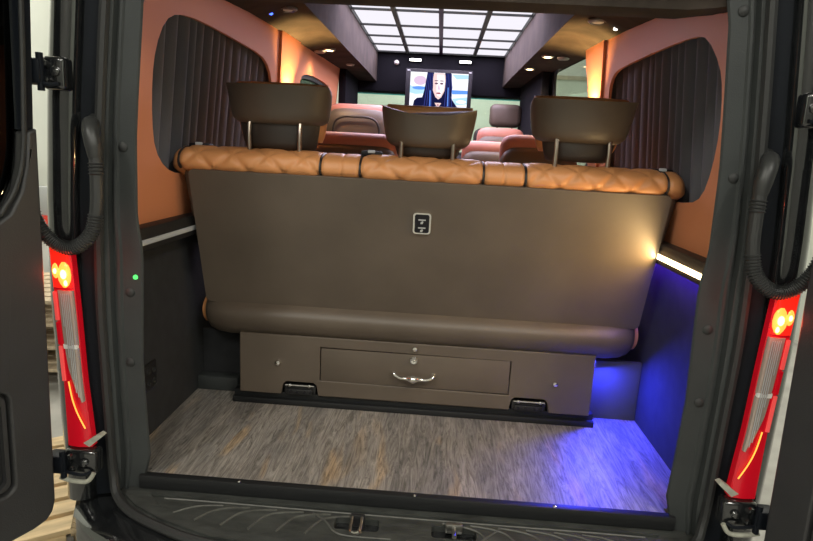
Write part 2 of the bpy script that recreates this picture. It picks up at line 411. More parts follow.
# ------------------------------------------------------------------ screen
tv = thing('monitor', 'flat screen hanging at the front of the cabin showing a dark haired woman', 'monitor', (0, 3.62, 1.30))
MB().box((-.278, 3.60, 1.275), (.272, 3.635, 1.602), .006).build('bezel', M['bezel'], tv)
MB().box((-.05, 3.63, 1.45), (.05, 3.77, 1.52), .005).build('bracket', M['black'], tv)
SCR = [emis('screen white', (.93, .93, 1), .85), emis('screen navy', (.010, .012, .06), .6), emis('screen skin', (.85, .62, .62), .8), emis('screen blue', (.12, .30, .90), .85),
       emis('screen pink', (.75, .55, .75), .75), emis('screen cyan', (.45, .72, .92), .8), emis('screen shade', (.20, .10, .16), .6), emis('screen lips', (.55, .16, .20), .6), emis('screen violet', (.05, .06, .30), .6), emis('screen light skin', (1., .90, .92), .85)]
m = MB(); lay = [0]
def sp(poly, mi):
    lay[0] += 1; y = 3.5995 - .0004 * lay[0]
    m.faces([(-.238 + .476 * u, y, 1.29 + .285 * v) for u, v in poly], [tuple(range(len(poly)))], mi)
def ell(u, v, a, b, n=18): return [(u + a * math.cos(2 * PI * k / n), v + b * math.sin(2 * PI * k / n)) for k in range(n)]
sp([(0, 0), (1, 0), (1, 1), (0, 1)], 0)
sp(ell(.17, .77, .11, .13), 4); sp(ell(.08, .93, .07, .06), 0); sp([(0, .62), (.12, .58), (.3, .62), (.3, .42), (.1, .38), (0, .42)], 5); sp(ell(.16, .56, .12, .05), 3)
sp([(.72, .97), (1, .97), (1, .86), (.8, .84)], 5); sp([(.72, .54), (1, .54), (1, .44), (.74, .42)], 3); sp([(.74, .3), (1, .36), (1, .16), (.8, .12)], 5); sp(ell(.9, .22, .09, .05), 0)
sp([(.29, 1), (.40, 1), (.44, .9), (.56, .9), (.60, 1), (.70, 1), (.735, .6), (.72, .32), (.79, .16), (.87, 0), (.06, 0), (.08, .20), (.13, .28), (.22, .30), (.25, .5), (.27, .75)], 1)
sp([(.40, .96), (.43, .99), (.57, .99), (.60, .96), (.615, .72), (.60, .50), (.55, .32), (.50, .26), (.45, .32), (.40, .50), (.385, .72)], 2)
sp([(.46, .95), (.58, .95), (.60, .75), (.585, .52), (.53, .34), (.48, .36), (.46, .55)], 9)
sp([(.33, 1), (.385, 1), (.40, .62), (.385, .05), (.31, .05), (.34, .5)], 1); sp([(.615, 1), (.68, 1), (.72, .5), (.71, .05), (.61, .05), (.605, .55)], 1)
for u0, u1 in ((.30, .255), (.322, .30), (.345, .34), (.372, .378), (.625, .61), (.65, .65), (.675, .69), (.70, .735)):
    sp([(u0, .98), (u0 + .010, .98), (u1 + .012, .04), (u1, .04)], 8)
sp([(.345, .5), (.36, .5), (.37, .05), (.355, .05)], 3); sp([(.655, .6), (.668, .6), (.68, .08), (.665, .08)], 3)
for u in (.455, .545):
    sp(ell(u, .70, .030, .026), 6); sp(ell(u, .775, .038, .014), 6)
sp([(.49, .66), (.505, .66), (.525, .53), (.485, .53)], 4); sp(ell(.50, .43, .04, .026), 7)
sp([(.44, .16), (.56, .16), (.52, .06), (.48, .06)], 2); sp(ell(.5, .1, .02, .02), 7)
m.build('screen', SCR, tv, 0)
for x in (-.255, .25):
    MB().box((x - .012, 3.597, 1.583), (x + .012, 3.601, 1.59)).build('corner_clip', M['silver'], tv)

# ------------------------------------------------------------------ seats in front of the bench
def armchair(x0, x1, y, ztop, lab, tilt=.10, pocket=False, zlow=.48, cap=.045, dep=.56):
    cx = (x0 + x1) / 2; w = x1 - x0
    t = thing('armchair', lab, 'armchair', (cx, y + .2, 0), 'cabin armchairs')
    def ring(z, hw, hd, yc, n=28, p=.55):
        r = []
        for k in range(n):
            a = 2 * PI * k / n; c, d = math.cos(a), math.sin(a)
            r.append((cx + hw * math.copysign(abs(c) ** p, c), yc + hd * math.copysign(abs(d) ** p, d), z))
        return r
    h = ztop - cap - .40; R = []; m = MB()
    for f, kw, kd in ((0, .92, .9), (.3, 1, 1), (.6, 1, 1), (.78, .985, .95), (.88, .95, .86), (.95, .86, .7), (.985, .72, .5), (1, .5, .25)):
        R.append(ring(.40 + (h - .012) * f, w / 2 * kw, .09 * kd, y + .09 + tilt * (1 - f)))
    b = m.rings(R).build('backrest', M['brown'], t, 60)
    m = MB(); R = []
    for f, kw, kd in ((0, .80, .8), (.5, .90, 1), (.84, .95, 1.05), (.91, .95, 1.1), (.96, .90, .9), (.985, .80, .65), (1, .62, .3)):
        R.append(ring(.46 + (ztop - .46) * f, w / 2 * kw, .070 * kd, y + .122 + tilt * (1 - f)))
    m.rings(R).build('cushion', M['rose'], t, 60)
    if pocket:
        P = [(cx - .02 * w, y - .004, ztop - .085), (cx + .20 * w, y - .002, ztop - .09), (cx + .31 * w, y - .002, ztop - .13), (cx + .335 * w, y + .004, ztop - .24), (cx + .33 * w, y + .02, ztop - .45)]
        MB().tube(spline([(2 * cx - p[0], p[1], p[2]) for p in P[:0:-1]] + P), .007, 8).build('piping', M['piping'], t)
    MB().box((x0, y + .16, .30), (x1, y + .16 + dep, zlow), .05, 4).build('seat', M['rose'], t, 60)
    for a, b2 in ((x0 - .02, x0 + .07), (x1 - .07, x1 + .02)):
        MB().box((a, y + .16, .42), (b2, y + .06 + dep, .66), .035, 3).build('armrest', M['brown'], t, 60)
    MB().box((x0 + .06, y + .2, 0), (x1 - .06, y + .10 + dep, .31), .02).build('base', M['black'], t)
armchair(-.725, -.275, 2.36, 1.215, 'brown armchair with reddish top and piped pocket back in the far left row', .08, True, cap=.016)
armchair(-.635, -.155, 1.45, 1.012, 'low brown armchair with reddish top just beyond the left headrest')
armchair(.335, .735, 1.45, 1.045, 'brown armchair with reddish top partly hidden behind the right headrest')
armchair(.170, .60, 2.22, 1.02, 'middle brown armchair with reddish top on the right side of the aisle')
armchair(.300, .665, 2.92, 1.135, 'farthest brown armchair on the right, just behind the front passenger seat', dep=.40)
def front_seat(cx, lab, dz=0.):
    t = thing('front_seat', lab, 'seat', (cx, 3.55, 0), 'front cab seats')
    MB().box((cx - .25, 3.52, .45), (cx + .25, 3.66, 1.15), .06, 4).build('backrest', M['browndk'], t, 60)
    MB().box((cx - .25, 3.6, .36), (cx + .25, 4.0, .5), .05, 4).build('seat', M['browndk'], t, 60)
    MB().box((cx - .2, 3.6, 0), (cx + .2, 3.95, .36), .02).build('base', M['black'], t)
    hd = MB().box((cx - .13, 3.53, 1.165 + dz), (cx + .13, 3.63, 1.35 + dz), .045, 4).build('headrest', M['brown'], t, 60)
    for dx in (-.06, .06): MB().tube([(cx + dx, 3.58, 1.1), (cx + dx, 3.58, 1.22)], .007).build('post', M['chrome'], hd)
front_seat(.562, 'front passenger seat with grey brown headrest before the windscreen')
front_seat(-.47, 'front driver seat mostly hidden behind the left armchair', -.055)

# ------------------------------------------------------------------ rear bench seat
bench = thing('bench_seat', 'wide three person bench seat with brown board back and orange quilted top', 'bench seat', (0, .75, .12))
UP = Vector((0, -.1408, .4707)).normalized(); NR = Vector((0, UP.z, -UP.y))      # up the board, into the seat
def pt(x, s_, n_): return Vector((x, .5245, .371)) + UP * s_ + NR * n_
# the brown board
m = MB(); HT = .492
out = rrect(-.757, 0, .770, HT, .018)
m.plate(out, [], lambda a, b: pt(a + (.0 if b > .2 else 0), b, .004), NR * .022)
bd = m.build('back_board', M['brownp'], bench)
md = bd.modifiers.new('edge', 'BEVEL'); md.width = .004; md.segments = 2; md.limit_method = 'ANGLE'
# switch panel on the board
sw = MB().plate(rrect(-.028, .317, .030, .391, .010), [], lambda a, b: pt(a, b, -.004), NR * .009).build('switch_panel', M['chrome'], bench)
MB().plate(rrect(-.0225, .3225, .0245, .3855, .007), [], lambda a, b: pt(a, b, -.006), NR * .003).build('face', M['bezel'], sw)
for b0 in (.366, .338):
    m = MB().plate([(-.011, b0), (.013, b0), (.013, b0 + .004), (-.011, b0 + .004)], [], lambda a, b: pt(a, b, -.0068), NR * .001)
    m.plate([(-.004, b0 - .012), (.003, b0 - .012), (.006, b0 - .004), (.002, b0 - .002), (-.003, b0 - .006)], [], lambda a, b: pt(a, b, -.0068), NR * .001)
    m.build('symbol', M['silver'], sw)
# brown core with side bolsters
def loft_x(prof, xs, ctr):
    R = []
    for x, k in xs:
        R.append([(x, ctr[0] + (p[0] - ctr[0]) * k, ctr[1] + (p[1] - ctr[1]) * k) for p in prof])
    return R
m = MB(); R = []
for f in [i / 10 for i in range(11)]:
    s_ = -.02 + .52 * f; hw = .776 + .026 * f ** .9
    ring = []
    for k in range(32):
        a = 2 * PI * k / 32; c, d = math.cos(a), math.sin(a)
        px = .006 + hw * math.copysign(abs(c) ** .12, c); pn = .078 + .048 * math.copysign(abs(d) ** .45, d)
        ring.append(pt(px, s_, pn))
    R.append(ring)
m.rings(R).build('side_bolster', M['brown'], bench, 50)
# quilted orange backrest : profile round the top, displaced by the diamond stitching
prof = spline([(0, .40, .844), (0, .385, .858), (0, .384, .876), (0, .396, .897), (0, .43, .913), (0, .48, .918), (0, .53, .908), (0, .565, .88), (0, .59, .83), (0, .64, .66), (0, .70, .46)], 8)
L_ = [0]
for a, b in zip(prof, prof[1:]): L_.append(L_[-1] + (b - a).length)
seams = [-.785, -.33, -.262, -.203, .185, .250, .317, .752]
def quilt(x, a):
    h = 0
    for q, (p, wd) in enumerate([(s, .008 if i not in (2, 5) else .005) for i, s in enumerate(seams)]):
        h -= (.007 if wd > .006 else .003) * math.exp(-((x - p) / wd) ** 2)
    for lo, hi in ((-.785, -.33), (-.203, .185), (.317, .752)):
        if lo < x < hi:
            nd = round((hi - lo) / .113); u = (x - lo) / (hi - lo) * nd; v = a / .125 - .04
            d = min(abs((u + v) - round(u + v)), abs((u - v) - round(u - v)))
            h += .0055 * (1 - math.exp(-(d / .13) ** 2)) - .002
    return h
m = MB(); nx = 620; rows = []
for i in range(nx + 1):
    x = -.822 + 1.642 * i / nx; r = []
    e = 1.
    for xe, sg in ((-.822, 1), (.820, -1)):
        dx = (x - xe) * sg
        if dx < .045: e = math.sqrt(max(0., 1 - ((.045 - dx) / .045) ** 2)) * .55 + .45
    for k, p in enumerate(prof):
        a = prof[max(k - 1, 0)]; b = prof[min(k + 1, len(prof) - 1)]; t = (b - a).normalized(); nn = Vector((0, -t.z, t.y))
        c = Vector((0, .50, .83)) if k < 40 else Vector((0, p.y + .06, p.z - .02))
        q = c + (p - c) * e + nn * quilt(x, L_[k]) * e
        r.append((x * (1 - .10 * max(0, min(1, (.85 - q.z) / .4))), q.y, q.z))
    r.append((x * .9, .62, .44)); r.append((x * .97, .50, .80))
    rows.append(r)
bk = m.rings(rows, closed=True).build('backrest', M['orange'], bench, 60)
for i in (0, 1, 3, 4, 6, 7):
    x = seams[i]; P = []
    for k in range(0, 62, 2):
        p = prof[k]; a = prof[max(k - 1, 0)]; b = prof[min(k + 1, len(prof) - 1)]; t = (b - a).normalized(); nn = Vector((0, -t.z, t.y))
        P.append(tuple(Vector((x, p.y, p.z)) + nn * -.0045))
    MB().tube(P, .0045, 6).build('piping', M['piping'], bk)
# seat cushion with the rounded roll under the board
prof2 = [(p.y, p.z) for p in spline([(0, .548, .388), (0, .512, .366), (0, .494, .338), (0, .497, .305), (0, .520, .272), (0, .575, .248), (0, .80, .245), (0, 1.05, .27), (0, 1.08, .36), (0, 1.02, .43), (0, .70, .43)], 5)]
xs = [(-.772, .66), (-.766, .80), (-.750, .89), (-.72, .96), (-.67, 1), (-.4, 1), (0, 1), (.4, 1), (.67, 1), (.72, .96), (.750, .89), (.766, .80), (.772, .66)]
st = MB().rings(loft_x(prof2, xs, (.72, .365))).build('seat', M['brown'], bench, 50)
for s in (-1, 1):
    MB().rings([[(s * x, .72 + (a - .72) * k, .345 + (b - .345) * k) for a, b in prof2] for x, k in ((.768, .74), (.784, .72), (.792, .6))]).build('side_cover', M['orange'], st, 50)
# headrests
def headrest(cx, wt, wm, wb, z0, zs, z1, dip, yaw=0., lean=0., ht=.018):
    def ring(z, hw, hd, yc, bend, dz, n=40, p=.5):
        r = []
        for k in range(n):
            a = 2 * PI * k / n; c, d = math.cos(a), math.sin(a)
            x = hw * math.copysign(abs(c) ** p, c); u = x / max(hw, 1e-4)
            y = hd * math.copysign(abs(d) ** .7, d) + bend * u * u
            X = cx + x * math.cos(yaw) - y * math.sin(yaw) + lean * (z - z0); Y = yc + x * math.sin(yaw) + y * math.cos(yaw)
            r.append((X, Y, z - dz * (1 - u * u)))
        return r
    R = []; H = z1 - zs
    for f, kd in ((0, .70), (.05, .86), (.14, .97), (.3, 1.03), (.6, 1.04), (.80, .95), (.92, .72), (.98, .45), (1., .3)):
        hw = (wm + (wt - wm) * f ** .36) / 2 * (1 if f < .9 else 1 - .03 * (f - .9) / .1) * (1 - .10 * max(0, 1 - f / .12))
        R.append(ring(zs + H * f, hw, .060 * kd, .475 - .02 * f - .060 * max(0, 1.0 - kd) * (1 if f > .5 else 0), .05, dip * f * f))
    h = MB().rings(R).build('headrest', M['brown'], bench, 60)
    R = []
    for f, kd in ((0, .6), (.1, .85), (.3, 1.0), (.6, 1), (.85, 1), (.95, .85), (1., .5)):
        hw = (wm + (wt - wm) * f ** .6) / 2 * .94 * (1 if f < .9 else 1 - .04 * (f - .9) / .1)
        R.append(ring(z0 + .03 + (z1 - z0 - .030 + ht) * f, hw, .042 * kd, .512 - .02 * f, .045, dip * .2 * f * f))
    MB().rings(R).build('cushion', M['orange'], h, 60)
    R = []
    for f, kd in ((0, .45), (.06, .75), (.25, .95), (.6, 1), (1, 1)):
        R.append(ring(z0 + (zs + .02 - z0) * f, (wb + (wm - wb) * f ** .7) / 2 * (.90 if f == 0 else .97), .046 * kd, .490, .035, 0))
    MB().rings(R).build('lower_cover', M['browndk'], h, 60)
    for sx in (-.083, .083):
        a = cx + sx * math.cos(yaw)
        MB().tube(spline([(a, .452 + sx * math.sin(yaw), .895), (a, .444 + sx * math.sin(yaw), .96), (a, .455 + sx * math.sin(yaw), 1.02)], 4), .0075, 10).build('post', M['bronze'], h)
headrest(-.492, .348, .285, .235, .918, 1.000, 1.122, .004, -.03, ht=.011)
headrest(.003, .312, .235, .195, .918, .950, 1.076, .028, ht=.010)
headrest(.494, .338, .255, .195, .93, .990, 1.122, .006, .03, ht=.012)
for x, y, z in ((-.745, .475, .918), (-.176, .475, .922), (.752, .475, .914)):
    bg = MB().box((x - .035, y - .022, z - .010), (x + .035, y + .022, z + .010), .007, 2).build('belt_guide', M['bezel'], bench)
    MB().box((x - .012, y - .026, z + .002), (x + .012, y - .016, z + .012), .003).build('release_button', M['silver'], bg)
for x in (-.49,):
    MB().box((x - .03, .47, .925), (x + .03, .475, .945), .002).build('pull_tab', M['orange'], bench)
for x in (-.42, .42):
    MB().box((x - .03, .92, .0), (x + .03, 1.06, .26), .006).build('leg', M['black'], bench)

# ------------------------------------------------------------------ drawer cabinet under the bench
cab = thing('drawer_cabinet', 'low brown cabinet with one wide locked drawer under the bench seat', 'cabinet', (0, .70, .04))
YC = .518
out = [(-.634, .043), (-.48, .043)] + [(-.474, .08), (-.462, .092), (-.362, .092), (-.350, .08), (-.344, .043)] + [(.348, .043), (.354, .08), (.366, .092), (.472, .092), (.484, .08), (.490, .043), (.636, .043), (.636, .268), (-.634, .268)]
# face with two bracket cut-outs, then the drawer panel proud of a shadow gap
dr = [(-.340, .104), (.344, .099), (.344, .226), (-.340, .231)]
m = MB().plate(out, [dr[::-1]], lambda a, b: (a, YC, b), (0, .02, 0))
m.box((-.634, YC + .02, .225), (.636, YC + .36, .240)).box((-.634, YC + .02, .044), (-.615, YC + .36, .240)).box((.617, YC + .02, .044), (.636, YC + .36, .240)).box((-.61, YC + .3, .044), (.61, YC + .32, .22))
bdy = m.build('body', M['brownp'], cab)
md = bdy.modifiers.new('edge', 'BEVEL'); md.width = .003; md.segments = 2; md.limit_method = 'ANGLE'
d = MB().box((-.3362, YC + .001, .1035), (.3402, YC + .02, .2265), .0015).box((-.32, YC + .02, .11), (.32, YC + .28, .21)).build('drawer', M['brownp'], cab)
hz = .150
hp = spline([(-.072, YC - .003, hz + .008), (-.066, YC - .018, hz + .004), (-.045, YC - .026, hz - .004), (-.02, YC - .028, hz - .004), (0, YC - .029, hz - .005), (.02, YC - .028, hz - .004), (.045, YC - .026, hz - .006), (.066, YC - .018, hz), (.072, YC - .003, hz + .004)], 5)
rr = [.0055 + .0095 * math.exp(-((p.x) / .018) ** 2) + .004 * (math.exp(-((p.x + .071) / .006) ** 2) + math.exp(-((p.x - .071) / .006) ** 2)) for p in hp]
h = MB().tube(hp, rr, 12)
for sx in (-.072, .072): h.lathe([(.009, .004), (.009, -.002), (.006, -.006)], (sx, YC - .001, hz + .006), 'y', 12)
h.build('handle', M['chrome'], d)
MB().lathe([(.0155, .003), (.0155, -.004), (.0125, -.008), (.004, -.008), (.001, -.007)], (-.002, YC, .2065), 'y', 18).box((-.0045, YC - .0095, .2045), (.0025, YC - .0075, .208)).build('lock', M['chrome'], d)
for x, z in ((-.492, .163), (.503, .156), (.0, .250)):
    MB().lathe([(.0105, .002), (.0105, -.006), (.008, -.011), (.001, -.013)], (x, YC, z), 'y', 14).build('knob', M['chrome'], cab)
for x0, x1 in ((-.47, -.354), (.358, .48)):
    b = MB().box((x0, YC + .006, .044), (x1, YC + .09, .078), .004).box((x0 + .01, YC - .004, .044), (x1 - .01, YC + .01, .066), .004).build('floor_bracket', M['black'], cab)
    MB().tube([(x0 + .006, YC - .002, .080), (x1 - .006, YC - .002, .080)], .003, 8).build('bar', M['steel'], b)
    for q in (x0 + .022, x1 - .022):
        MB().lathe([(.006, .002), (.006, -.004), (.003, -.006)], (q, YC - .003, .080), 'y', 8).build('bolt', M['steel'], b)
    for q in (x0 + .025, x0 + .05, x1 - .04, x1 - .018):
        MB().lathe([(.006, .002), (.005, -.003), (.001, -.004)], (q, YC - .005, .056), 'y', 8).build('bolt', M['bezel'], b)
pl = MB().box((-.66, YC + .015, .0), (.655, YC + .06, .043), .003).box((-.66, YC - .004, 0), (.655, YC + .02, .022), .003)
tag(pl.build('seat_rail', M['strip']), 'black metal rail on the wood floor under the drawer cabinet', 'rail')
tag(MB().box((-.827, .60, 0), (-.67, .655, .055), .006).build('corner_box', M['trim']), 'small dark box on the floor in the left rear corner beside the cabinet', 'box')
# upright boards beside the cabinet, under the bench ends
for s, side in ((-1, 'left'), (1, 'right')):
    x0, x1 = sorted((s * .645, s * .827))
    tag(MB().box((x0, .60 if s > 0 else .66, 0), (x1, .62 if s > 0 else .68, .225), .003).build('side_board', M['board'] if s > 0 else M['carpet']), 'dark upright board between the drawer cabinet and the ' + side + ' carpeted wall', 'board')  # left board blackened for its shade, right one lightened to catch the blue light

# socket on the left carpet
sk = thing('power_socket', 'small black socket on the left carpeted wall by the rear opening', 'socket', (-.826, .228, .2))
MB().box((-.832, .188, .158), (-.820, .268, .243), .003).build('plate', M['black'], sk)
for y, z in ((.21, .22), (.245, .215), (.212, .18), (.246, .178)):
    MB().lathe([(.011, -.002), (.010, .004), (.007, .004), (.006, .001)], (-.820, y, z), 'x', 12).build('outlet', M['rubber'], sk)

# ------------------------------------------------------------------ rear pillars and body corners
XI = [(-.12, .755), (-.04, .745), (.012, .728), (.045, .714), (.15, .720), (.34, .726), (.60, .716), (.645, .714), (.69, .722), (.73, .726), (.93, .721), (1.05, .711), (1.26, .691), (1.31, .680), (1.6, .63)]
XO = [(-.12, .815), (.02, .815), (.23, .820), (.51, .825), (.77, .817), (1.02, .799), (1.25, .776), (1.6, .74)]
CORNER = {}
zz = [-.02 + .04 * i for i in range(43)]
for s, nm, side in ((-1, 'trim_4', 'left'), (1, 'trim_5', 'right')):
    t = thing(nm, f'dark grey plastic pillar trim on the {side} edge of the rear opening', 'pillar trim', (s * .77, 0, 0), kind='structure')
    R = []
    for z in zz:
        if z < -.03: continue
        if z < .0: z = -.046
        a, b = lerp_tab(XI, z), lerp_tab(XO, z); w = b - a
        R.append([(s * x, y, z) for x, y in ((a + .016, .035), (a, .004), (a + .004, -.001), (a + w * .50, -.001), (a + w * .55, -.006), (a + w * .62, -.006), (a + w * .66, .004), (a + w * .74, .004), (a + w * .78, -.012), (a + w * .95, -.016), (b, -.010), (b, .035))])
    tr = MB().rings(R).build('panel', M['trim'], t, 30)
    cl = ((.758, .91), (.762, .531), (.759, .335)) if s < 0 else ((.750, .915), (.761, .533), (.748, .335), (.703, 1.292))
    for x, z in cl:
        MB().lathe([(.0125, .003), (.0125, -.002), (.009, -.005), (.001, -.006)], (s * (lerp_tab(XI, z) + .034), -.001, z), 'y', 16).build('clip', M['rubber'], t)
    if s < 0:
        MB().lathe([(.007, .002), (.006, -.003), (.001, -.005)], (-.736, -.001, .574), 'y', 12).build('indicator', M['greenled'], t)
    # body corner : black jamb, then painted skin rolling round to the side
    t = thing('wall_rear_' + side, f'gloss black body corner of the van on the {side}', 'van body', (s * .88, 0, 0), kind='structure')
    CORNER[s] = t
    R = []; R2 = []
    for z in [-.06] + zz[1:]:
        b = lerp_tab(XO, z)
        R.append([(s * (b + x), y, z) for x, y in ((-.006, .03), (-.004, -.004), (.004, -.006), (.040, -.018), (.052, -.026), (.052, .03))])
        R2.append([(s * (b + x), y, z) for x, y in ((.046, .05), (.046, -.028), (.052, -.042), (.060, -.051), (.076, -.057), (.092, -.058), (.106, -.053), (.119, -.042), (.128, -.022), (.134, .05))])
    MB().rings(R).build('door_jamb', M['jamb'], t, 30)
    MB().rings(R2).build('corner_panel', M['paint'], t, 40)
    # rubber seal against the trim, running into the bumper
    P = [(s * (lerp_tab(XO, z) - .001), -.02, z) for z in [1.6, 1.3, 1.1, .9, .7, .5, .3, .15, .05]]
    P += [(s * .808, -.026, .0), (s * .790, -.048, -.036), (s * .735, -.092, -.050), (s * .64, -.142, -.052), (s * .48, -.196, -.052), (s * .2, -.222, -.052), (s * .0, -.224, -.052)]
    MB().tube(spline(P, 6), .0125, 8).build('door_seal', M['rubber'], t)
tag(MB().box((-.95, -.05, 1.36), (.95, .012, 1.80), .01).build('trim_6', M['jamb']), 'black body header above the rear opening', 'header', kind='structure')

# bumper step
bp = thing('rear_bumper', 'worn black plastic rear bumper step below the wood floor', 'bumper', (0, -.14, -.3))
m = MB()
m.plate([(-.80, .010), (.80, .010), (.790, -.040), (.735, -.085), (.64, -.135), (.48, -.189), (.2, -.215), (-.2, -.215), (-.48, -.189), (-.64, -.135), (-.735, -.085), (-.790, -.040)], [rrect(-.175, -.100, -.055, -.052, .01), rrect(.085, -.103, .205, -.055, .01)], lambda a, b: (a, b, -.046 + .05 * (b + .012)), (0, 0, -.03))
tr = m.build('tread', M['tread'], bp)
MB().plate([(-.775, -.005), (.775, -.005), (.770, -.040), (.720, -.080), (.63, -.126), (.475, -.177), (.2, -.202), (-.2, -.202), (-.475, -.177), (-.63, -.126), (-.720, -.080), (-.770, -.040)], [[(-.70, -.030), (-.66, -.074), (-.58, -.112), (-.46, -.150), (-.2, -.172), (.2, -.172), (.46, -.150), (.58, -.112), (.66, -.074), (.70, -.030)]], lambda a, b: (a, b, -.044 + .05 * (b + .012)), (0, 0, .006)).build('border', M['tread'], tr)
def tz(y): return -.046 + .05 * (y + .012)
ribs = []
for k in range(6):
    x = -.62 + k * .075
    ribs.append([(x, -.10 - .03 * min(1, k * .4)), (x + .03, -.075), (x + .07, -.055), (x + .13, -.046)])
ribs.append([(-.66, -.035), (-.5, -.034), (-.2, -.036), (.2, -.036), (.5, -.034), (.66, -.035)])
ribs.append([(-.24, -.046), (-.20, -.075), (-.17, -.112), (-.13, -.125), (-.02, -.125)])
ribs.append([(.02, -.128), (.12, -.128), (.19, -.125), (.235, -.085), (.27, -.05)])
for k in range(6):
    x = .62 - k * .075
    ribs.append([(x, -.10 - .03 * min(1, k * .4)), (x - .03, -.075), (x - .07, -.055), (x - .13, -.046)])
ribs.append([(-.60, -.115), (-.4, -.165), (-.2, -.185), (.2, -.185), (.4, -.165), (.6, -.115)])
for r in ribs:
    MB().tube(spline([(a, b, tz(b) + .001) for a, b in r], 6), .0030, 6).build('rib', M['rib'], tr)
for x0, x1, y0, y1 in ((-.178, -.052, -.103, -.049), (.082, .208, -.106, -.052)):
    MB().box((x0, y0, -.085), (x1, y1, -.072)).build('pocket', M['black'], tr)
def bumper_profile(x):
    k = max(0, abs(x) - .45) / .5
    return .27 - .20 * k ** 2 if k < .9 else max(.03, .27 - .20 * k ** 2 - 4 * (k - .9))
R = []
for i in range(41):
    x = -.925 + 1.85 * i / 40; d = bumper_profile(x)
    R.append([(x, .0, -.066), (x, -d + .05, -.064), (x, -d + .015, -.072), (x, -d, -.10), (x, -d, -.30), (x, -d + .04, -.36), (x, .0, -.36)])
MB().rings(R).build('cover', M['paint'], bp, 40)

st = thing('door_striker', 'steel U shaped door striker in the left bumper pocket', 'striker', (-.115, -.075, -.07), 'door strikers')
U = spline([(-.128, -.066, -.036), (-.128, -.108, -.040), (-.125, -.120, -.041), (-.115, -.125, -.042), (-.105, -.120, -.041), (-.102, -.108, -.040), (-.102, -.066, -.036)], 4)
MB().tube(U, .0052, 8).build('loop', M['chrome'], st)
MB().box((-.134, -.064, -.070), (-.096, -.054, -.030), .003).build('plate', M['black'], st)
st = thing('door_striker', 'steel pin door striker in the right bumper pocket', 'striker', (.145, -.075, -.07), 'door strikers')
MB().tube([(.145, -.058, -.042), (.145, -.112, -.038)], .006, 10).build('pin', M['steel'], st)
MB().box((.122, -.072, -.060), (.168, -.055, -.030), .006).build('plate', M['steel'], st)

# ------------------------------------------------------------------ tail lights
for s, side in ((-1, 'left'), (1, 'right')):
    t = thing('tail_light', f'tall red and clear tail light lit on the {side} body corner', 'tail light', (s * .87, -.06, .10), 'tail lights')
    def X(z, q):                    # q = 0 inner edge .. 1 outer edge
        i = lerp_tab([(.10, .838), (.30, .853), (.50, .860), (.66, .868)], z); o_ = lerp_tab([(.10, .908), (.30, .908), (.66, .9235)], z)
        return s * (i + (o_ - i) * q)
    def col(zs, q0, q1, y0, y1, name, m_, par, curve=.0):
        R = []
        for z in zs:
            f0 = q0(z) if callable(q0) else q0; f1 = q1(z) if callable(q1) else q1
            R.append([(X(z, f0), y1, z), (X(z, f0), y0 + .004, z), (X(z, f0 + (f1 - f0) * .06), y0, z), (X(z, f0 + (f1 - f0) * .5), y0 - curve, z), (X(z, f1 - (f1 - f0) * .06), y0, z), (X(z, f1), y0 + .006, z), (X(z, f1), y1, z)])
        return MB().rings(R).build(name, m_, par, 30)
    top = lambda a, b, n: [a + (b - a) * i / n for i in range(n + 1)]
    hs = col(top(.113, .664, 12), 0, 1, -.070, -.045, 'housing', M['red'], t, .004)
    col(top(.552, .656, 5), .06, .95, -.074, -.066, 'upper_lens', M['redlit'], t, .004)
    def qo(z): return lerp_tab([(.235, .06), (.28, .36), (.34, .62), (.42, .70), (.55, .74)], z)
    col(top(.40, .545, 6), .03, qo, -.0765, -.068, 'clear_lens', M['clear'], t, .004)
    col(top(.245, .392, 8), .03, qo, -.0765, -.068, 'clear_lens', M['clear'], t, .004)
    col([.391, .402], .05, lambda z: qo(z) + .03, -.079, -.068, 'divider', M['white'], t)
    col([.40, .43, .46], .80, .96, -.0755, -.066, 'reflector', M['red'], t)
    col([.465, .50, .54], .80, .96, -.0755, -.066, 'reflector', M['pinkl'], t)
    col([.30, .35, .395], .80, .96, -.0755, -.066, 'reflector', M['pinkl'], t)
    for k in range(5):              # ribs moulded in the clear lens
        q = .16 + k * .085
        P = [(X(z, min(q, qo(z))), -.0815, z) for z in top(.26 + .012 * k * k, .538, 8)]
        MB().tube(P, .0011, 4).build('lens_rib', M['silver'], t)
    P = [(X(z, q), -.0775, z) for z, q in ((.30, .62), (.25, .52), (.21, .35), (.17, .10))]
    MB().tube(spline(P, 5), .0018, 6).build('glint_line', M['amberglow'], t)  # glint on the lens drawn as a thin glowing line
    zb = .592
    def blob(parts, name, m_, y):
        bl = MB()
        for q, z, rx, rz in parts:
            bl.rings([[(X(z, q) + rx * k * math.cos(2 * PI * a / 14), y - h, z + rz * k * math.sin(2 * PI * a / 14)) for a in range(14)] for k, h in ((1, -.004), (1, 0), (.75, .003), (.3, .0045), (.02, .005))])
        return bl.build(name, m_, t, 60)
    blob(((.32, zb - .006, .017, .034), (.68, zb + .004, .010, .020)), 'bulb_halo', M['amberglow'], -.0765)  # soft glow around the bulbs shaped as emissive discs
    blob(((.30, zb - .004, .0085, .013), (.67, zb + .004, .0045, .008), (.24, zb - .026, .004, .008)), 'bulb', M['bulb'], -.080)
    ld = bpy.data.lights.new('tail glow', 'POINT'); ld.energy = .16; ld.color = (1, .06, .03); ld.shadow_soft_size = .012
    lo = bpy.data.objects.new('tail_glow', ld); COL.objects.link(lo); lo.location = (X(zb, .1), -.105, zb)

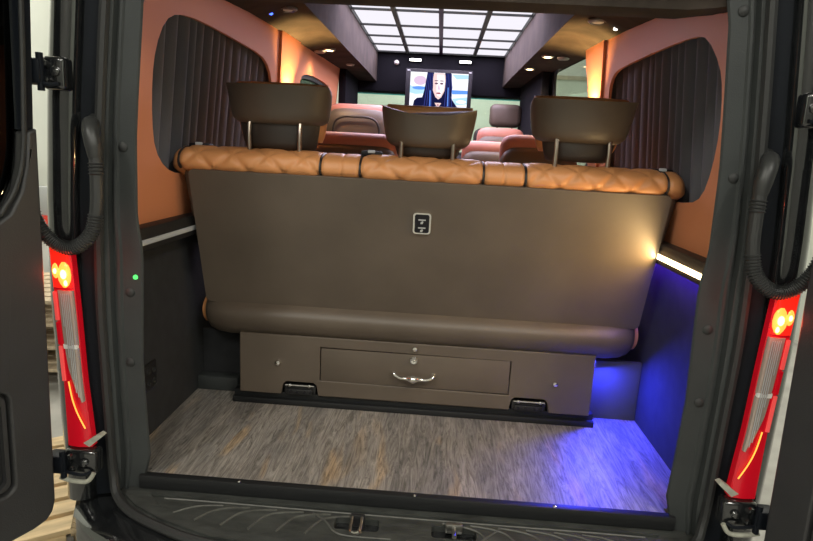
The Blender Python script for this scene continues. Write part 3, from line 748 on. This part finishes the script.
# ------------------------------------------------------------------ door hinges
def hinge(s, z0, z1, w0=.050, w1=.104):
    b = lerp_tab(XO, (z0 + z1) / 2)
    x0, x1 = sorted((s * (b + w0), s * (b + w1)))
    t = MB().box((x0, -.088, z0), (x1, -.045, z1), .010, 3).build('door_hinge', M['paint'], CORNER[s])
    for dx, dz, r in ((.35, .55, .012), (.75, .75, .009), (.72, .28, .010)):
        MB().lathe([(r, .004), (r, -.006), (r * .7, -.010), (.001, -.011)], (s * (b + w0 + (w1 - w0) * dx), -.088, z0 + (z1 - z0) * dz), 'y', 8).build('bolt', M['paint'], t)
    MB().tube(spline([(s * (b + w0 + .012), -.092, z0 + .014), (s * (b + w0 + .028), -.104, z0 + .010), (s * (b + w1 - .010), -.100, z0 + .014)], 5), .0045, 8).build('latch', M['jamb'], t)
    x0, x1 = sorted((s * (b + w1 - .012), s * (b + w1 + .04)))
    MB().box((x0, -.112, z0 + .010), (x1, -.065, z1 - .008), .008, 2).build('arm', M['jamb'], t)
    MB().tube([(s * (b + w1 - .006), -.10, z0 - .004), (s * (b + w1 - .006), -.10, z1 + .004)], .008, 12).build('pin', M['jamb'], t)
    return t, b
for s in (-1, 1):
    hinge(s, 1.035, 1.112)
    t, b = hinge(s, .040, .109, .004, .092)
    MB().plate([(.00, .142), (.045, .172), (.055, .166), (.016, .132)], [], lambda a, z: (s * (b - .012 + (.055 - a)), -.075, z - .016), (0, .02, 0)).build('sealant', M['cream'], t)
    MB().tube(spline([(s * (b + .006), -.095, .052), (s * (b + .022), -.10, .030), (s * (b + .06), -.10, .028), (s * (b + .095), -.10, .036)], 5), .006, 8).build('sealant', M['cream'], t)

# ------------------------------------------------------------------ cable hoses to the doors
for s, side in ((-1, 'left'), (1, 'right')):
    t = thing('cable_hose', f'black corrugated cable hose looping to the {side} rear door', 'hose', (s * .79, -.03, .95), 'door cable hoses')
    P = [(s * .815, -.012, .966), (s * .810, -.045, .962), (s * .797, -.068, .942), (s * .788, -.075, .912), (s * .785, -.075, .882)]
    MB().tube(spline(P, 6), [.010 + .010 * min(1, i / 6) if i < 8 else .020 - .004 * max(0, (i - 18) / 6) for i in range(25)], 14).build('elbow', M['hose'], t)
    MB().lathe([(.026, .0), (.026, -.006), (.018, -.012)], (s * .817, -.008, .963), 'y', 16).build('grommet', M['rubber'], t)
    Q = spline([(s * .785, -.075, .892), (s * .784, -.077, .83), (s * .787, -.08, .755), (s * .803, -.082, .695), (s * .845, -.086, .660), (s * .886, -.095, .670), (s * .915, -.11, .715), (s * .926, -.125, .78), (s * .93, -.135, .84)], 26)
    r = []
    for i, p in enumerate(Q):
        f = i / (len(Q) - 1)
        cor = .0022 * (1 if i % 3 == 0 else -.5)
        if .05 < f < .115 or f > .27: r.append(.0165 + cor)
        else: r.append(.0152)
    MB().tube(Q, r, 14).build('hose', M['hose'], t, 25)

# ------------------------------------------------------------------ rear doors, swung open
def rear_door(s, nm, lab):
    a = math.radians(112); D = Vector((-s * math.cos(a), -math.sin(a), 0)); H = Vector((s * .897, -.15, 0))
    Nn = Vector((-s * math.sin(a), math.cos(a) * 1, 0))          # inner face, towards the opening
    t = thing(nm, lab, 'door', tuple(H), kind='structure')
    EDGE = [(0, .005), (.54, -.003), (.93, -.014), (1.22, -.032), (1.6, -.05)]
    def fn(n): return lambda d, z: tuple(H + D * (d + lerp_tab(EDGE, z)) + Nn * n + Vector((0, 0, z)))
    low = lambda r: rrect(-.005, -.055, .72, 1.62, r, 6)
    # skin with window opening
    win = [(.022, .96), (.025, .90), (.035, .83), (.06, .775), (.10, .745), (.62, .745), (.66, .78), (.67, .85), (.64, 1.45), (.60, 1.50), (.07, 1.50), (.035, 1.46)]
    sk = MB().plate(low(.05), [win], fn(-.045), -Nn * .035).build('outer_skin', M['paint'], t)
    pan = [(.050, -.05), (.70, -.05), (.715, -.03), (.715, .72), (.10, .725), (.062, .750), (.034, .80), (.020, .86), (.014, .935), (-.008, .945), (-.008, .0), (.0, -.025), (.02, -.045)]
    pocket = rrect(.088, .075, .60, .335, .025)
    p = MB().plate(pan, [pocket], fn(0), -Nn * .05).build('door_panel', M['dpanel'], t)
    md = p.modifiers.new('edge', 'BEVEL'); md.width = .006; md.segments = 3; md.limit_method = 'ANGLE'
    MB().plate(rrect(.084, .07, .61, .34, .025), [], fn(-.022), -Nn * .01).build('pull_pocket', M['black'], t)
    MB().plate(rrect(.094, .082, .59, .327, .022), [rrect(.104, .092, .58, .317, .02)], fn(-.010), -Nn * .012).build('pocket_rim', M['dpanel'], t)
    # upper window frame and glass
    fr = MB().plate([(-.006, .935), (.018, .94), (.020, 1.0), (.030, 1.46), (.06, 1.52), (.60, 1.52), (.66, 1.46), (.69, .74), (.715, .74), (.71, 1.58), (-.004, 1.6)], [], fn(-.012), -Nn * .035)
    fr.build('window_frame', M['jamb'], t)
    MB().tube(spline([fn(-.008)(d, z) for d, z in ((.026, 1.50), (.020, 1.2), (.018, .98), (.020, .90), (.034, .83), (.065, .77), (.12, .74), (.4, .735))], 6), .006, 8).build('seal', M['rubber'], t)
    MB().plate(win, [], fn(-.035), -Nn * .004).build('pane', M['glassk'], t)
rear_door(-1, 'door_1', 'open left rear door showing its charcoal inner panel')
rear_door(1, 'door_2', 'open right rear door showing its charcoal inner panel')

# ------------------------------------------------------------------ garage around the van
GZ = -.62
tag(MB().box((-3.6, -5.5, GZ - .05), (3.6, 8.5, GZ)).build('floor_garage', M['gfloor']), 'grey concrete garage floor under the van', 'floor', kind='structure')
tag(MB().box((-3.6, -5.5, GZ), (-3.5, 8.5, 3.4)).build('wall_left_garage', M['gwall']), 'pale green white garage wall on the left', 'wall', kind='structure')
tag(MB().box((3.5, -5.5, GZ), (3.6, 8.5, 3.4)).build('wall_right_garage', M['gwall']), 'pale garage wall on the right', 'wall', kind='structure')
wf = tag(MB().box((-3.6, 8.4, GZ), (3.6, 8.5, 3.4)).build('wall_front_garage', M['gwall']), 'pale garage wall ahead of the van', 'wall', kind='structure')
MB().box((-3.5, 8.37, 2.16), (3.5, 8.4, 2.22)).build('rail', M['beige'], wf)
MB().box((-3.5, 8.385, 2.22), (3.5, 8.4, 3.4)).build('upper_panel', M['white'], wf)
tag(MB().box((-3.6, -5.5, GZ), (3.6, -5.4, 3.4)).build('wall_back_garage', M['gback']), 'pale garage wall behind the viewpoint', 'wall', kind='structure')
tag(MB().box((-3.6, -5.5, 3.4), (3.6, 8.5, 3.5)).build('ceiling_garage', M['gceil']), 'pale garage ceiling', 'ceiling', kind='structure')

def pallet(x, y, z, rz, lab, m_, sx=1.2, sy=.8):
    t = thing('wooden_pallet', lab, 'pallet', (0, 0, 0), 'wooden pallets')
    for i in range(7):
        yy = -sy / 2 + .05 + i * (sy - .1) / 6
        MB().box((-sx / 2, yy - .045, .118), (sx / 2, yy + .045, .14), .003).build('board', m_, t)
    for i in range(3):
        xx = -sx / 2 + .07 + i * (sx - .14) / 2
        MB().box((xx - .05, -sy / 2, .096), (xx + .05, sy / 2, .118), .003).build('stringer', m_, t)
        for j in range(3):
            yy = -sy / 2 + .07 + j * (sy - .14) / 2
            MB().box((xx - .05, yy - .06, .02), (xx + .05, yy + .06, .096), .003).build('block', m_, t)
        MB().box((xx - .05, -sy / 2, 0), (xx + .05, sy / 2, .02), .003).build('bottom_board', m_, t)
    t.location = (x, y, z); t.rotation_euler = (0, 0, rz)
pallet(-1.50, .66, GZ, .62, 'pine pallet lying on the floor beside the lower left hinge', M['pine'])
for k in range(4):
    pallet(-2.55, 2.15, GZ + .142 * k, .15 + .02 * k, ['lowest', 'second lowest', 'second highest', 'topmost'][k] + ' weathered pallet of the stack beyond the left tail light', M['pine2'])
bo = thing('barrier_board', 'red and white board standing behind the left tail light', 'board', (-3.0, 3.0, GZ))
MB().box((-3.3, 2.9, GZ), (-2.5, 2.95, .10), .004).build('panel', M['white'], bo)
MB().box((-3.31, 2.89, .10), (-2.5, 2.96, .30), .004).build('red_band', M['safered'], bo)
MB().box((-3.3, 2.9, .30), (-2.5, 2.95, .52), .004).build('grey_band', M['silver'], bo)

# ------------------------------------------------------------------ lights
def area(name, loc, rot, sx, sy, e, col=(1, 1, 1)):
    l = bpy.data.lights.new(name, 'AREA'); l.shape = 'RECTANGLE'; l.size = sx; l.size_y = sy; l.energy = e; l.color = col
    o = bpy.data.objects.new(name, l); COL.objects.link(o); o.location = loc; o.rotation_euler = rot
    return o
def point(name, loc, e, col, r=.02, typ='POINT', rot=(0, 0, 0), ang=1.2, blend=.6):
    l = bpy.data.lights.new(name, typ); l.energy = e; l.color = col; l.shadow_soft_size = r
    if typ == 'SPOT': l.spot_size = ang; l.spot_blend = blend
    o = bpy.data.objects.new(name, l); COL.objects.link(o); o.location = loc; o.rotation_euler = rot
    return o
for i, (x, y) in enumerate(((-2.0, -2.6), (2.0, -2.6), (0, -4.2), (-2.4, 2.5), (2.4, 2.5), (0, 6.8))):
    area('garage_tube_light', (x, y, 3.36), (0, 0, 0), .5, 1.6, 62 if y < 0 else 66, (1, .97, .88))
# ceiling spots shining down, pillar uplights, blue strip light
for x, y in ((-.64, 2.13), (.612, 2.03), (.59, 2.56)):
    point('spot_light', (x, y, sz(x, y) - .03), 6.0, (1, .66, .34), .02, 'SPOT', (0, 0, 0), 2.4, .9)
for s, y in ((-1, 1.60), (1, 1.45)):
    point('uplight', (s * .728, y, 1.145), 26.0, (1, .62, .22), .012, 'SPOT', (PI, 0, 0), 1.9, .6)
area('blue_strip_light', (.672, .552, .238), (math.radians(-38), math.radians(-10), 0), .045, .03, 4.6, (.03, .04, 1.))
area('blue_rail_light', (.800, .42, .612), (0, 0, 0), .03, .6, 1.0, (.12, .04, 1.))
for k in range(4):
    area('ceiling_panel_light', ((bx[k] + bx[k + 1]) / 2, 2.75, 1.735), (0, 0, 0), .2, 1.85, 8.0, (.88, .76, 1.))
area('rail_strip_light', (.762, .45, .644), (0, math.radians(90), 0), .012, .8, 3.6, (1, .66, .28))

w = bpy.data.worlds.new('world'); SC.world = w; w.use_nodes = True
w.node_tree.nodes['Background'].inputs[0].default_value = (.5, .52, .5, 1); w.node_tree.nodes['Background'].inputs[1].default_value = .15

# ------------------------------------------------------------------ camera
def cam():
    F, pitch, yaw, roll = 590.19, .201, .0456, .0537
    f = Vector((-math.sin(yaw) * math.cos(pitch), math.cos(yaw) * math.cos(pitch), -math.sin(pitch)))
    r0 = Vector((math.cos(yaw), math.sin(yaw), 0)); u0 = r0.cross(f)
    r = r0 * math.cos(roll) + u0 * math.sin(roll); u = -r0 * math.sin(roll) + u0 * math.cos(roll)
    cd = bpy.data.cameras.new('camera'); o = bpy.data.objects.new('camera', cd); COL.objects.link(o)
    cd.sensor_fit = 'HORIZONTAL'; cd.sensor_width = 36; cd.lens = F / 813 * 36; cd.clip_start = .02
    m = Matrix((r, u, -f)).transposed().to_4x4(); m.translation = Vector((.0461, -1.4838, .94)); o.matrix_world = m
    SC.camera = o
cam()
vs = SC.view_settings
vs.view_transform = 'Standard'; vs.look = 'None'; vs.gamma = 1; vs.use_curve_mapping = False; vs.exposure = .6
SC.cycles.use_denoising = True
SC.cycles.max_bounces = 7; SC.cycles.diffuse_bounces = 4; SC.cycles.transparent_max_bounces = 10
SC.cycles.sample_clamp_indirect = 4
